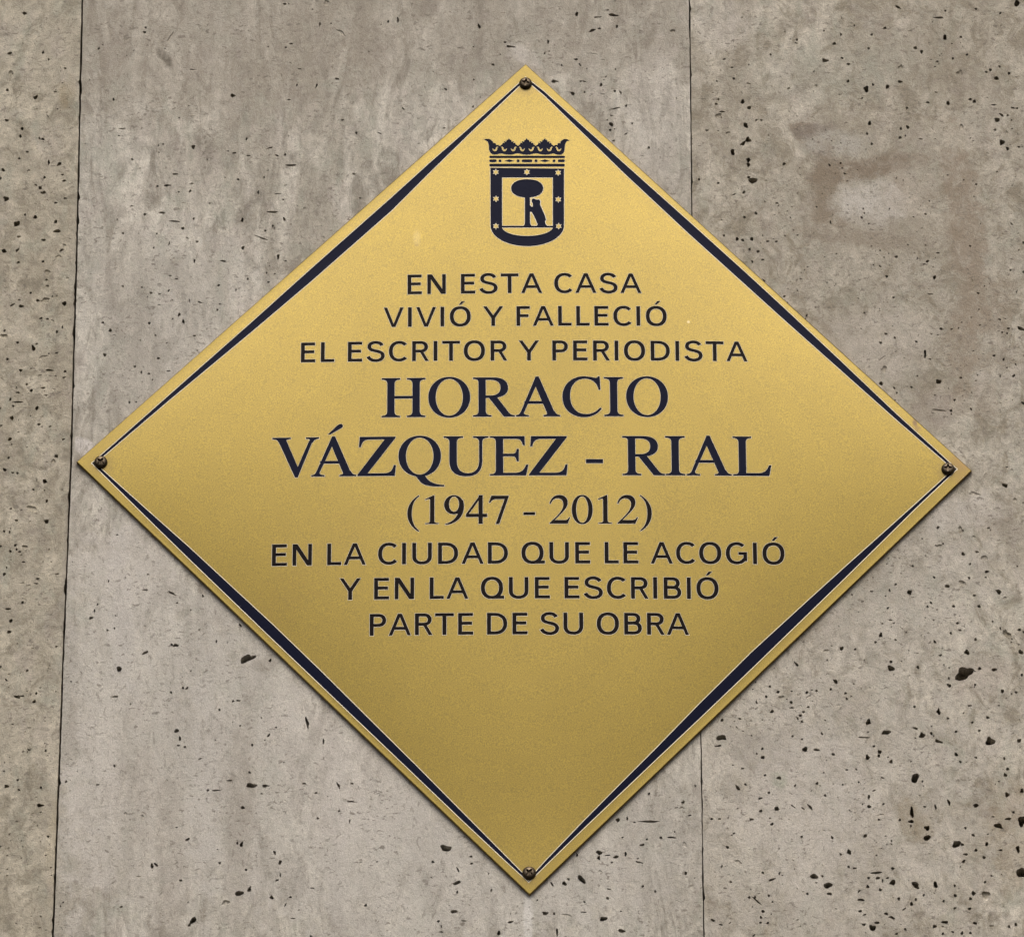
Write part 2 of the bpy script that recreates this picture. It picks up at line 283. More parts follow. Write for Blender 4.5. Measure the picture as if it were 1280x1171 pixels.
# ------------------------------------------------------------------ the wall: three travertine slabs
PITS = {
 # origin x, y, scale: hollows as "x y rx [ry [angle]]", s = shallow
 (0, 0, 3.903): "120 66 12 8,47 261 12 8,210 257 7,52 357 14 12 0 s,36 440 8,174 476 11,33 588 10 7,108 628 8,100 665 8,209 679 10 6,94 774 8 5,15 829 9,238 793 6 13,289 801 13 8 -35,305 853 7 5,314 882 12 5,139 835 9 7 0 s,217 866 7,175 903 9 4 30,196 917 9,211 940 12 9,0 870 8,30 970 16 11,318 968 9 5,272 990 10 4,172 1060 12 8,82 1092 16 14,122 1048 6,272 1082 9,278 1128 20 8 -10,92 1155 9 6,363 1048 6 3,482 238 6,1135 467 11,943 717 9 12,796 704 6 4,773 711 4,580 663 7 3,596 628 14 4,1143 747 11 4,1212 760 11 4,1203 679 5 8,855 850 18 4,817 905 17 6,768 909 6,936 896 10 4,927 933 10 5 -60,872 937 5,790 1038 16 6,852 1080 30 4 8,707 1046 7,892 1114 8,1182 1074 8 11,600 1138 6,765 1140 5,572 1070 4,1162 876 6,945 1067 6,554 486 5 9,830 185 36 7 -62 s,940 340 16 3,705 158 9 6",
 (860, 0, 3.048): "174 300 5,110 310 5 3,230 320 8 6 0 s,208 388 9 8,233 411 8,107 397 6 4,116 443 16 11 0 s,220 478 10,229 533 11,210 547 14 6 -50,152 509 9 9 0 s,170 580 9 12,230 610 9,230 628 8,366 625 6,247 688 17 12,231 676 6,213 733 6,115 698 6 4,42 684 5,259 813 6,215 828 5,187 911 7,208 915 6,243 911 7,235 950 5,267 958 6,72 497 8 3,130 426 14 3,415 152 5,523 231 14 7,557 167 7,583 132 5,587 222 5,611 245 6,610 310 6,679 340 11 12,705 323 5,663 375 4,488 328 6 6 0 s,700 133 5,750 108 6,866 183 7,890 198 7,810 257 9 11 0 s,808 312 9 6,760 331 8,692 470 8,682 510 5,700 549 5,834 412 5,837 485 10 5 50,811 491 5,808 525 6,828 518 4,886 532 9 6 0 s,913 391 7 5,945 352 6 3,991 394 8,979 143 8 11,1040 142 5,1063 209 5,1035 280 13 14 0 s,1009 224 5,1097 35 5,1190 51 5,1253 14 12,1152 267 6,1136 275 5,1187 254 5,1175 299 9,1223 280 6,1075 379 6,1091 387 7,1042 485 11 11 0 s,1194 438 12 4 30,1178 457 12 8,1170 495 5,1196 543 10 12,1217 567 7,1218 440 5,1165 400 10 3,1238 412 9 3,955 68 22 4,800 28 14 4 35,668 795 4,671 812 4,662 829 5,688 185 5,633 98 4,518 118 4",
 (860, 800, 3.048): "585 31 8,527 40 12 6 0 s,773 107 12,773 82 6,1063 46 10,1268 45 9,1051 127 32 24 -20,995 172 8,1167 112 10 7,1111 108 6,1198 194 7,1250 198 5,1272 132 5,876 103 6,413 91 10 5 50,562 157 12 6 40,544 187 5,600 202 5,343 197 6,357 222 12 12 0 s,312 176 5,298 215 5,453 199 6,460 215 10 5 -30 s,393 237 6,395 257 10 3,320 271 7,130 304 6,127 371 20 10 10,115 402 12 4,440 273 5,428 286 6,434 377 4,446 415 10,490 417 11 5,553 434 6,283 413 5,262 432 4,285 446 7,347 524 8 7,687 312 10,755 351 18 8,670 370 22 3,892 362 11,927 355 6,955 385 15 6 30,866 335 12 4 20,730 425 8,684 446 9,708 404 5,774 462 7,727 440 6,955 272 7 12,990 297 5,1074 249 8 4,1142 294 6,1083 313 5,1151 385 16 17,1262 382 9 7,1110 344 5,1021 348 5,1022 435 7,1038 463 5,1097 447 5,1205 450 5,1218 490 6,1209 513 7,865 525 15 17,850 508 6,893 537 4,641 492 4,605 493 6 3,492 545 5 7,523 591 5,589 550 4,650 540 4,190 562 14 5 45,308 580 5,275 602 9 4 -30,277 650 6,242 682 8 5,90 680 5,120 680 6 4,338 641 10 8,690 633 7,689 597 4 10,465 635 16 4 55,400 632 10 3 40,438 640 8 3 40,320 700 6,433 748 5,549 751 6 5 50,614 806 8 10,582 815 5,675 745 7,807 684 5,853 655 8 18,850 690 10 7,911 715 10,911 752 13 11,735 665 12 5 0 s,775 764 4,994 617 5 12 -20,943 635 4 10,1097 629 10 8,1216 588 9,1272 573 8,1274 688 16 20,1183 707 17 9 20,1220 680 12 5,1240 655 5,1162 672 6 3,1023 776 16 13,1045 778 6,1138 776 7,1097 799 6,1087 742 6,1057 715 5,1128 827 6,1058 815 8 5,1050 842 9 5 -30,1191 799 7 4,1257 795 8 12,1270 886 20 17,193 846 15 8 30 s,150 788 6,163 920 6 4,175 735 6 3,480 899 13 11,512 898 5,533 933 16 11,539 965 9 6,718 885 19 5 -8,723 905 9 5,688 905 5,685 938 8 5 60,733 950 6,612 863 5,635 868 8 4,780 869 6,780 922 13 9 -40,867 932 19 9 35,943 931 9 11,803 984 6,868 987 5,852 1004 7,659 988 12 5,656 1031 6,974 993 5,1018 972 6,1016 934 5,1088 963 8,1076 984 6,1135 972 18 16 0 s,1073 1022 6,1132 920 5,1156 896 4,1017 1020 7 4,755 1041 8 5 30,777 1056 12 5 25,720 1075 10 5,670 1082 8 5,703 1095 12,979 1073 12 6,940 1089 7,1044 1115 6,971 1117 5,1076 1114 5,1156 1089 10 5 0 s,1249 1082 6,1223 1090 5,1093 1077 9 5,828 1100 5,286 1032 6,278 1055 5,304 1076 5,308 972 5,322 996 4,262 992 22 3 40,233 979 5,255 978 5,320 911 14 4 -15,95 1066 9 5 40,455 965 5,285 885 5,60 493 8 5 40,28 554 4,6 667 7 3",
 (0, 800, 3.157): "2 105 5,107 120 5,68 223 11 7,135 242 8 6,143 210 5,85 220 12 3,26 576 9 7,75 590 6 4,158 651 13 7,115 347 10 5 0 s,66 715 6 4 0 s,190 774 5,573 49 12 6 -30,470 113 12 9,975 73 32 13 -28,1066 80 5 8,693 20 11 7,455 222 12 4,737 190 8 4 -40,722 188 5,675 206 5,940 238 8 4,920 240 5,1212 325 6 22 -15,697 357 10 7,710 388 5 9,704 415 7 3,948 337 4,1089 344 4,995 413 5,1045 395 3,1060 375 4 9 40,850 393 3,992 573 21 9,1047 574 15 5,958 660 8 6,852 592 14 4,820 592 5,905 553 12 3,1033 605 5 3,563 700 6 12 0 s,495 685 6 9 0 s,953 805 6 11,937 800 5,1084 838 4 10 -15,1105 876 6 9,867 878 5,971 905 5,1093 946 7 4,1106 925 3 8,944 998 16 10 -25,984 982 12 6 -50,890 1035 16 10 -15 s,1072 1014 7 8,1146 1013 6 4,713 947 6 5,740 785 10 5 -40,762 1105 15 10 -50,747 1123 6,478 1051 6 4,600 890 6 10,616 885 5 9 -40,742 1033 3,547 933 9 5 0 s,1254 702 5,1200 565 8 4",
 (60, 650, 3.903): "337 71 6 4,295 298 4 7,488 264 5,475 340 12 5,605 356 20 5 25,630 403 5,210 477 11 7 -50,227 442 4 9,242 411 5,290 537 7 5 30,330 466 5 3,324 528 5,475 648 11 6,620 610 7 9,603 607 5 8,938 512 5 10 -30,697 735 4,697 438 4,283 440 8 5 0 s",
 (90, 280, 3.903): "248 43 6 8,413 47 6,541 20 8,610 86 8 6,562 70 8 8 0 s,474 95 4 10,398 117 5,834 117 8 10,943 33 6,980 10 6,925 68 32 4 20,597 180 6 9,669 182 3,738 181 15 5 10,1006 160 7 13 10,1042 181 8 3,949 238 5,963 204 3,958 284 6 5,858 268 4 8,715 299 7 6,479 252 7 4,510 268 9 3,248 304 6 5,341 309 5,386 336 9 5,427 342 9 3,624 382 13 4 15,722 391 8 3 20,709 419 5 7,523 442 7 10,543 475 7 11,491 462 4,187 519 7 11,205 543 8 4 0 s,150 481 9 5,377 484 7,407 543 5,160 638 9 8,421 655 8 6 20,338 724 4 9,375 730 6,392 760 4,333 567 4,461 580 4,597 545 10 4,490 372 5 3,800 322 3 9,573 375 3 9,280 870 6,313 868 4",
 (370, 60, 4.183): "243 377 9 5,1030 88 9 6 20,930 167 5,963 258 4,926 307 5 7,315 445 8 6,302 659 9 6 15,215 162 14 5 20,5 195 4 9,335 785 5,1068 35 4,783 217 10 5 35,640 500 5 3",
 (320, 0, 3.765): "400 155 34 7 40 s,668 95 5 14,622 103 6,353 112 4,300 115 4 12,140 224 6 4,165 207 10 4,1050 125 6 13 -10,1198 220 22 6 8,1172 200 6,1148 256 4,1023 221 4,57 221 4,155 470 9 4,285 405 4 12 20,65 697 14 4 -15,98 732 11 4 25,137 728 6,165 778 30 5,78 998 24 6 5,133 1032 5 12 -30,10 906 5 9,38 835 5,128 940 5,103 912 16 3,135 20 10 5,265 45 5 3,205 325 10 3,152 640 3 5,333 15 14 16 0 s",
 (0, 280, 3.903): "92 61 8,213 78 11 7,20 132 14 9,85 128 6 12 30,300 128 12 6 -30,315 106 10 10 0 s,210 184 8 6,90 187 7,285 160 18 8 0 s,231 237 16 15 0 s,328 266 9 9 0 s,232 302 8 5,222 373 24 13 -8 s,184 373 8,314 388 10 13,103 401 12 8,93 371 7 4,60 395 16 4 -25,200 460 8 6,232 463 6,22 520 6,20 547 17 12 0 s,278 526 7,163 605 10 14 -20,178 585 8 4,208 650 24 8 -25 s,36 659 7,101 714 8,240 713 20 5,195 737 8 3,318 719 7,130 782 7 6,153 812 8,210 799 11 5,87 822 10 5,88 868 28 4,50 855 7,64 888 6,180 898 8 11,58 946 10,190 977 9 6,48 1049 9,309 1050 8 5,275 1132 9,260 1158 12 12 0 s,42 1140 6,0 898 6,150 336 6,86 578 7",
 (0, 560, 3.903): "218 162 11,23 106 9,85 122 6,163 202 6,228 258 6 10,157 295 26 14 20 s,53 295 7 4,227 357 13 10,20 405 6,80 352 8 6,75 473 7,122 483 14 11 0 s,3 478 6,50 503 7,32 582 5,21 615 8,184 636 9 5,176 660 10 4,240 498 7 7 0 s,110 752 7,40 784 14 5,53 842 9,45 896 14 6 -15,275 967 7 4,3 1068 5,131 1084 6,323 215 8,313 247 14 14 0 s",
 (1060, 260, 4.504): "271 275 9 8,447 300 9,434 320 16 6 0 s,487 391 11,480 335 8 8 0 s,464 489 14 12 0 s,218 385 8,256 504 7,180 328 9 4 40,438 213 7 7 0 s,507 253 11 4,92 590 6,524 680 10 7 30,583 682 8 4,622 676 5,213 708 10 6 30,263 730 7,184 758 8,434 822 8 22,462 850 9 4 30,203 908 16 20 0 s,186 988 12,260 1013 9 6 40,275 1040 6,510 977 16 14,510 1140 38 9 5 s,580 1140 8,581 1160 5,975 680 26 9 25,903 678 9 6,896 706 6,868 700 6,822 831 9 7,876 853 6 10,943 880 6,857 947 4 10,933 944 11 7 -30,768 440 5,914 350 6,988 360 7,987 195 7,985 1098 14 6 25,390 945 5,600 1080 8 6,190 850 30 5 -45 s",
 (1040, 600, 4.879): "1055 32 17 13,646 289 8 11 30,785 306 17 22 0 s,649 403 22 13 10 s,677 388 6,865 346 12 8 0 s,549 357 5,800 450 15 9 30,884 437 12 7,928 475 21 20 0 s,842 511 7,944 558 14 9,937 592 6,836 596 8,796 629 24 17 0 s,623 592 8,703 646 14 12,473 684 14 17,604 748 8,741 769 9,868 703 9 7,897 769 12 8 30,1016 680 22 11 30,1053 720 12 12 0 s,297 944 12 14,265 988 8,307 874 7 5,357 853 12 5 20,59 1025 13,387 973 8 6,452 928 5,661 1067 10 7,627 985 7 12 -30,597 992 9 9 0 s,725 933 8,875 971 9,765 872 9 8,826 1053 17 14,1062 938 22 26 0 s,1142 912 12 7,335 510 5,345 478 6 3,186 740 10 4,122 698 7 5,1165 137 7 5,1115 120 14 12 0 s,870 85 38 12 15 s,570 460 4,980 862 6,1130 525 6",
 (380, 900, 4.321): "186 352 6 18 -20,65 392 8 5,253 438 20 5,247 545 4 12,766 690 30 16,696 764 8 7,902 735 8 6,905 773 8 6,831 806 5 14 -20,825 877 26 8 -22,828 928 5 9,1012 918 5 9,997 828 4,810 1032 16 10 -15,726 1084 7,742 1112 4 9,862 1082 14 4,1116 1088 16 6 -15,1052 1148 11,740 1142 12 4,305 770 8 9 0 s,105 115 5 16,45 905 10 4,333 998 6 10 40,190 490 6,1190 1080 20 4 0 s",
 (660, 900, 4.321): "485 538 10 12,536 530 6 10,575 550 7 4,655 546 62 5 2,653 396 7,838 442 10 7,830 475 14 7 0 s,802 478 10 13 0 s,905 354 6,616 672 12 7,718 634 9 7,642 642 6,776 632 22 5,845 672 12 15 0 s,385 714 16 12,382 742 10,430 728 14 4,475 737 14 8,527 722 7 12,453 767 6,600 766 22 4 20,390 818 14 8 30 s,197 881 14 10,218 857 7,290 858 14 26 -35,620 896 7,852 825 6 12,50 970 5,93 1041 17 9,141 1043 6 8,210 1052 30 6 12 s,300 1035 14 4,408 1071 20 12,506 1136 22 8 12,157 1145 5 26,502 1030 5,945 880 6,265 727 5 12,130 885 5 14 -20,430 960 8,305 980 6,510 632 5,792 602 5",
 (680, 0, 5.855): "240 105 13 17,505 112 34 12 3,465 75 12 5,392 127 30 6 -3,352 225 28 10 -22,405 211 12 8,534 196 10 12,30 308 9 16,5 393 8,38 377 6,235 436 14 9,130 480 5 12,268 596 11 7,76 596 26 12 15,210 686 13 17 -25,418 622 11 14,518 667 12 8 40,560 678 7 18 -15,297 676 8,523 508 7,492 911 17 16,484 953 10,462 880 7,516 945 6,495 847 14 4,520 795 45 5 -15,645 905 8,767 1082 8 12,940 230 20 16 0 s,345 395 50 6 8 s,430 690 18 4,635 770 24 4 -12 s,970 720 6,430 440 16 5 0 s,520 10 6,510 1030 12 6",
}
PX = .6 / 1120 * 1000             # mm of wall per pixel of the photograph
MID = lambda px, py: (lambda p: (p.x * 1000, (p.z - ZC) * 1000))(on_wall(px, py))
pits = []                         # x, z, rx, rz, angle, shallow   (mm on the wall)
for (ox, oy, s), txt in PITS.items():
    for it in txt.split(','):
        v = it.split(); sh = v[-1] == 's'; v = [float(q) for q in v if q != 's']
        x, z = MID(ox + v[0] / s, oy + v[1] / s)
        rx = v[2] / s * PX; rz = (v[3] if len(v) > 3 else v[2]) / s * PX * 1.06
        pits.append((x, z, rx, rz, -(v[4] if len(v) > 4 else 0), sh))
JL = [MID(*p) for p in ((103, 0), (96.6, 290), (88.7, 580), (80, 800), (66.2, 1171))]
JR = [MID(*p) for p in ((861.9, 0), (864.8, 260), (876, 917), (879.9, 1171))]
def interp(poly, z):
    poly = sorted(poly, key=lambda p: p[1])
    for i in range(len(poly) - 1):
        if z <= poly[i + 1][1] or i == len(poly) - 2:
            (x0, z0), (x1, z1) = poly[i], poly[i + 1]
            return x0 + (x1 - x0) * (z - z0) / (z1 - z0)
TOP, BOT, LFT, RGT = 680, -680, -860, 860
def joint_side(poly, sign, gap, chip):
    out = []; z = BOT; w = 0.; ch = 0.
    while z < TOP:
        w = w * .7 + random.gauss(0, .07)
        ch = max(0, ch - random.uniform(.15, .8))
        if random.random() < chip: ch = random.uniform(.3, 1.0)
        out.append((interp(poly, z) + sign * (gap / 2 + max(-.35, w) + ch), z)); z += random.uniform(1.2, 3.2)
    z = TOP
    out.append((interp(poly, z) + sign * gap / 2, z))
    return out
jl_l = joint_side(JL, -1, 1.35, .05); jl_r = joint_side(JL, 1, 1.15, .02)
jr_l = joint_side(JR, -1, .85, .03); jr_r = joint_side(JR, 1, .85, .04)
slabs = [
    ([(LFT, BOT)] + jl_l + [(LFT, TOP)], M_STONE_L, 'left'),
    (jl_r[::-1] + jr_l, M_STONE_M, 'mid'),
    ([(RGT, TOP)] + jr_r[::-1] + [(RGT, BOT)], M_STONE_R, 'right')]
# small hollows scattered between the ones that were picked out, denser where the bed is open
cells = {}
def near(x, z, r):
    cx, cz = int(x // 12), int(z // 12)
    for i in (-1, 0, 1):
        for j in (-1, 0, 1):
            for (a, b, q) in cells.get((cx + i, cz + j), ()):
                if math.hypot(a - x, b - z) < (q + r) * 1.05 + .15: return True
    return False
def claim(x, z, r): cells.setdefault((int(x // 12), int(z // 12)), []).append((x, z, r))
keep = []
for p in pits:
    x, z, rx, rz = p[:4]; r = min(rx, rz) + .35 * abs(rx - rz)
    if near(x, z, r * .75): continue
    claim(x, z, r); keep.append(p)
pits = keep
from mathutils import noise as mnoise
for (zone, cnt, el) in (((LFT, -300), 1700, 1.5), ((-300, 120), 1000, 1.9), ((120, RGT), 3600, 1.5)):
    k = tries = 0
    while k < cnt and tries < 160000:
        tries += 1
        x = random.uniform(*zone); z = random.uniform(BOT + 3, TOP - 3)
        inside = abs(x) < 345 and abs(z) < 335
        if not inside and random.random() < .9: continue
        d = mnoise.noise(Vector((x * .016, z * .016, 3.3))) * .9 + mnoise.noise(Vector((x * .06, z * .06, 9))) * .5
        if random.random() > .35 + d * .9: continue
        big = (not inside) and random.random() < .18
        r = random.uniform(.8, 2.2) if big else random.choice((.22, .25, .28, .3, .3, .34, .4, .5, .6, .85))
        if near(x, z, r): continue
        e = random.uniform(1, el)
        pits.append((x, z, r * e, r / e, random.gauss(0, 25) + (90 if random.random() < .25 else 0), random.random() < .45)); claim(x, z, r); k += 1

wall = mesh_obj('wall', [(a * MM, y, ZC + b * MM) for y in (.0195, .14) for a, b in ((LFT - 4, BOT - 4), (RGT + 4, BOT - 4), (RGT + 4, TOP + 4), (LFT - 4, TOP + 4))],
                [(0, 1, 2, 3), (7, 6, 5, 4), (0, 4, 5, 1), (1, 5, 6, 2), (2, 6, 7, 3), (3, 7, 4, 0)], M_MORTAR)
wall['kind'] = 'structure'
wall['label'] = 'wall clad in pitted beige travertine slabs with thin vertical joints'

def build_slab(outline, mat):
    outline = ccw(outline)
    zs = [p for p in outline]
    xs0 = min(p[0] for p in outline); xs1 = max(p[0] for p in outline)
    V = list(outline); F = [list(range(len(outline)))]
    mine = []
    for (x, z, rx, rz, ang, sh) in pits:
        if not (xs0 - 2 < x < xs1 + 2): continue
        lx = xs0 if xs0 < LFT + 1 else interp(JL if x < 0 else JR, z)
        # which slab is it in
        owner = 0 if x < interp(JL, z) else (1 if x < interp(JR, z) else 2)
        if outlines.index(outline_key) != owner: continue
        gapd = min(abs(x - interp(JL, z)), abs(x - interp(JR, z)))
        if gapd < max(rx, rz) + 1.6: continue
        big = max(rx, rz)
        k = 8 if big < .8 else (12 if big < 1.8 else 22)
        ca, sa = math.cos(R(ang)), math.sin(R(ang))
        ph = [random.uniform(0, 6.28) for _ in range(3)]
        am = [random.uniform(.05, .22), random.uniform(.05, .2), random.uniform(.02, .13)]
        ring = []
        for i in range(k):
            t = 2 * math.pi * i / k
            w = 1 + random.uniform(-.05, .05) + sum(am[j] * math.sin((j + 2) * t + ph[j]) for j in range(3))
            u, v = rx * w * math.cos(t), rz * w * math.sin(t)
            ring.append((x + u * ca - v * sa, z + u * sa + v * ca))
        b = len(V); V += ring; F.append(list(range(b, b + k)))
        mine.append((ring, x, z, min(rx, rz), big, sh))
    co, _, tris, _, _, of = delaunay_2d_cdt([Vector(p) for p in V], [], F, 1, 1e-5)
    tris = [t for t, o in zip(tris, of) if o == [0] or (len(o) == 1 and o[0] == 0)]
    verts = [(p.x * MM, 0., ZC + p.y * MM) for p in co]
    faces = [tuple(t) for t in tris]
    def add(p, y): verts.append((p[0] * MM, y * MM, ZC + p[1] * MM)); return len(verts) - 1
    # sides, with a slightly eased arris
    o0 = [add(p, 0) for p in outline]; o1 = [add(p, 20) for p in outline]
    for i in range(len(outline)): faces.append((o0[i - 1], o1[i - 1], o1[i], o0[i]))
    for ring, x, z, rmin, big, sh in mine:
        d = rmin * random.uniform(.45, .75) if sh else min(17, rmin * random.uniform(4.5, 6.) + .35 * (big - rmin))
        k = len(ring)
        prev = [add(p, -.0) for p in ring]
        ox, oz = random.uniform(-.25, .25) * rmin, random.uniform(-.25, .25) * rmin
        levels = ((.10, .93), (.6, .86), (1., .55)) if sh else ((.04, .96), (.25, 1.12), (1., 1.12))
        for (dd, sc) in levels:
            cur = [add((x + (p[0] - x) * sc + ox * dd, z + (p[1] - z) * sc + oz * dd), d * dd * random.uniform(.92, 1.08)) for p in ring]
            for i in range(k): faces.append((prev[i - 1], cur[i - 1], cur[i], prev[i]))
            prev = cur
        faces.append(tuple(prev))
    return mesh_obj('stone_slab', verts, faces, mat, wall)
outlines = [s[0] for s in slabs]
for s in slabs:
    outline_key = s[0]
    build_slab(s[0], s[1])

# ------------------------------------------------------------------ lettering: glyph outlines
W, H = .175, .147                  # upright and horizontal stroke of the plain capitals (cap height 1)
def bowl(x0, x1, y0, y1, w, e=2.2):
    """centre line of a bowl from the stem at top, round, back to the stem"""
    ry = (y1 - y0) / 2; rx = min(w, x1 - x0)
    return [(x0, y1)] + sarc(x1 - rx, (y0 + y1) / 2, rx, ry, 90, -90, 18, e) + [(x0, y0)]
def sans(ch):
    """-> (positive outlines, negative outlines, width, left bearing, right bearing)"""
    s, r, d = .10, .06, .005
    if ch == 'E': return [rect(0, 0, W, 1), rect(0, 0, .66, H), rect(0, .455, .61, .455 + H), rect(0, 1 - H, .65, 1)], [], .66, s, .06
    if ch == 'F': return [rect(0, 0, W, 1), rect(0, .44, .56, .44 + H), rect(0, 1 - H, .62, 1)], [], .62, s, .03
    if ch == 'L': return [rect(0, 0, W, 1), rect(0, 0, .62, H)], [], .62, s, .02
    if ch == 'I': return [rect(0, 0, W, 1)], [], W, s, s
    if ch == 'T': return [rect(.41 - W / 2, 0, .41 + W / 2, 1), rect(0, 1 - H, .82, 1)], [], .82, .02, .02
    if ch == 'N': return [rect(0, 0, W * .95, 1), rect(.85 - W * .95, 0, .85, 1), [(0, 1), (W * 1.22, 1), (.85, 0), (.85 - W * 1.22, 0)]], [], .85, s, s
    if ch == 'A':
        w = .97
        return [[(0, 0), (.152, 0), (w / 2 + .065, 1), (w / 2 - .088, 1)], [(w, 0), (w - .152, 0), (w / 2 - .065, 1), (w / 2 + .088, 1)], rect(.2, .255, w - .2, .255 + H * .95)], [], w, d, d
    if ch == 'V':
        w = .92
        return [[(0, 1), (.155, 1), (w / 2 + .06, 0), (w / 2 - .085, 0)], [(w, 1), (w - .155, 1), (w / 2 - .06, 0), (w / 2 + .085, 0)]], [], w, d, d
    if ch == 'Y':
        w = .93; c = w / 2
        return [rect(c - W / 2, 0, c + W / 2, .5), [(0, 1), (.168, 1), (c + .075, .44), (c + .0, .40), (c - W / 2, .40)], [(w, 1), (w - .168, 1), (c - .075, .44), (c, .40), (c + W / 2, .40)]], [], w, d, d
    if ch in 'OÓQ':
        w = .97
        pos = [ell(w / 2, .5, w / 2, .518, 44, 2.25)]; neg = [ell(w / 2, .5, w / 2 - W * 1.03, .518 - H, 44, 2.2)]
        if ch == 'Ó': pos.append([(.41, 1.09), (.525, 1.09), (.70, 1.27), (.545, 1.27)])
        if ch == 'Q': pos.append(rect(.50, -.005, 1.02, H * .95)); w = 1.02
        return pos, neg, w, r, (r if ch != 'Q' else .03)
    if ch == 'C':
        return [stroke(sarc(.475, .5, .475 - W / 2, .518 - H / 2, 44, 318, 34, 2.2), W * 1.02, H)], [], .85, r, .02
    if ch == 'G':
        return [stroke(sarc(.48, .5, .48 - W / 2, .518 - H / 2, 46, 326, 34, 2.2), W * 1.02, H), rect(.55, .42, .93, .42 + H * .95), rect(.93 - W * .95, .13, .93, .5)], [], .93, r, .08
    if ch == 'S':
        c = path((.70, .80), (.65, .90, .55, .957, .41, .957), (.24, .957, .115, .88, .115, .745), (.115, .60, .25, .565, .42, .525), (.61, .48, .74, .43, .74, .275), (.74, .13, .60, .043, .42, .043), (.24, .043, .12, .12, .065, .25), n=9)
        return [stroke(c, W * 1.0, H)], [], .81, .05, .05
    if ch == 'U':
        w = .86
        c = [(W / 2, 1), (W / 2, .7), (W / 2, .5)] + sarc(w / 2, .37, w / 2 - W / 2, .37 - H / 2 + .015, 180, 360, 22, 2.3) + [(w - W / 2, .5), (w - W / 2, .7), (w - W / 2, 1)]
        return [stroke(c, W, H)], [], w, .09, .09
    if ch == 'D':
        return [rect(0, 0, W, 1), stroke(bowl(.02, .88 - W / 2, H / 2, 1 - H / 2, .46, 2.25), W, H)], [], .88, s, r
    if ch == 'P':
        return [rect(0, 0, W, 1), stroke(bowl(.02, .72 - W / 2, .40 + H / 2, 1 - H / 2, .26), W, H)], [], .72, s, .04
    if ch == 'R':
        return [rect(0, 0, W, 1), stroke(bowl(.02, .73 - W / 2, .425 + H / 2, 1 - H / 2, .25), W, H), [(.33, .50), (.49, .50), (.77, 0), (.605, 0)]], [], .77, s, .02
    if ch == 'B':
        return [rect(0, 0, W, 1), stroke(bowl(.02, .71 - W / 2, .455 + H / 2, 1 - H / 2, .24), W, H), stroke(bowl(.02, .77 - W / 2, H / 2, .455 + H / 2, .26), W, H)], [], .77, s, .06
    raise KeyError(ch)

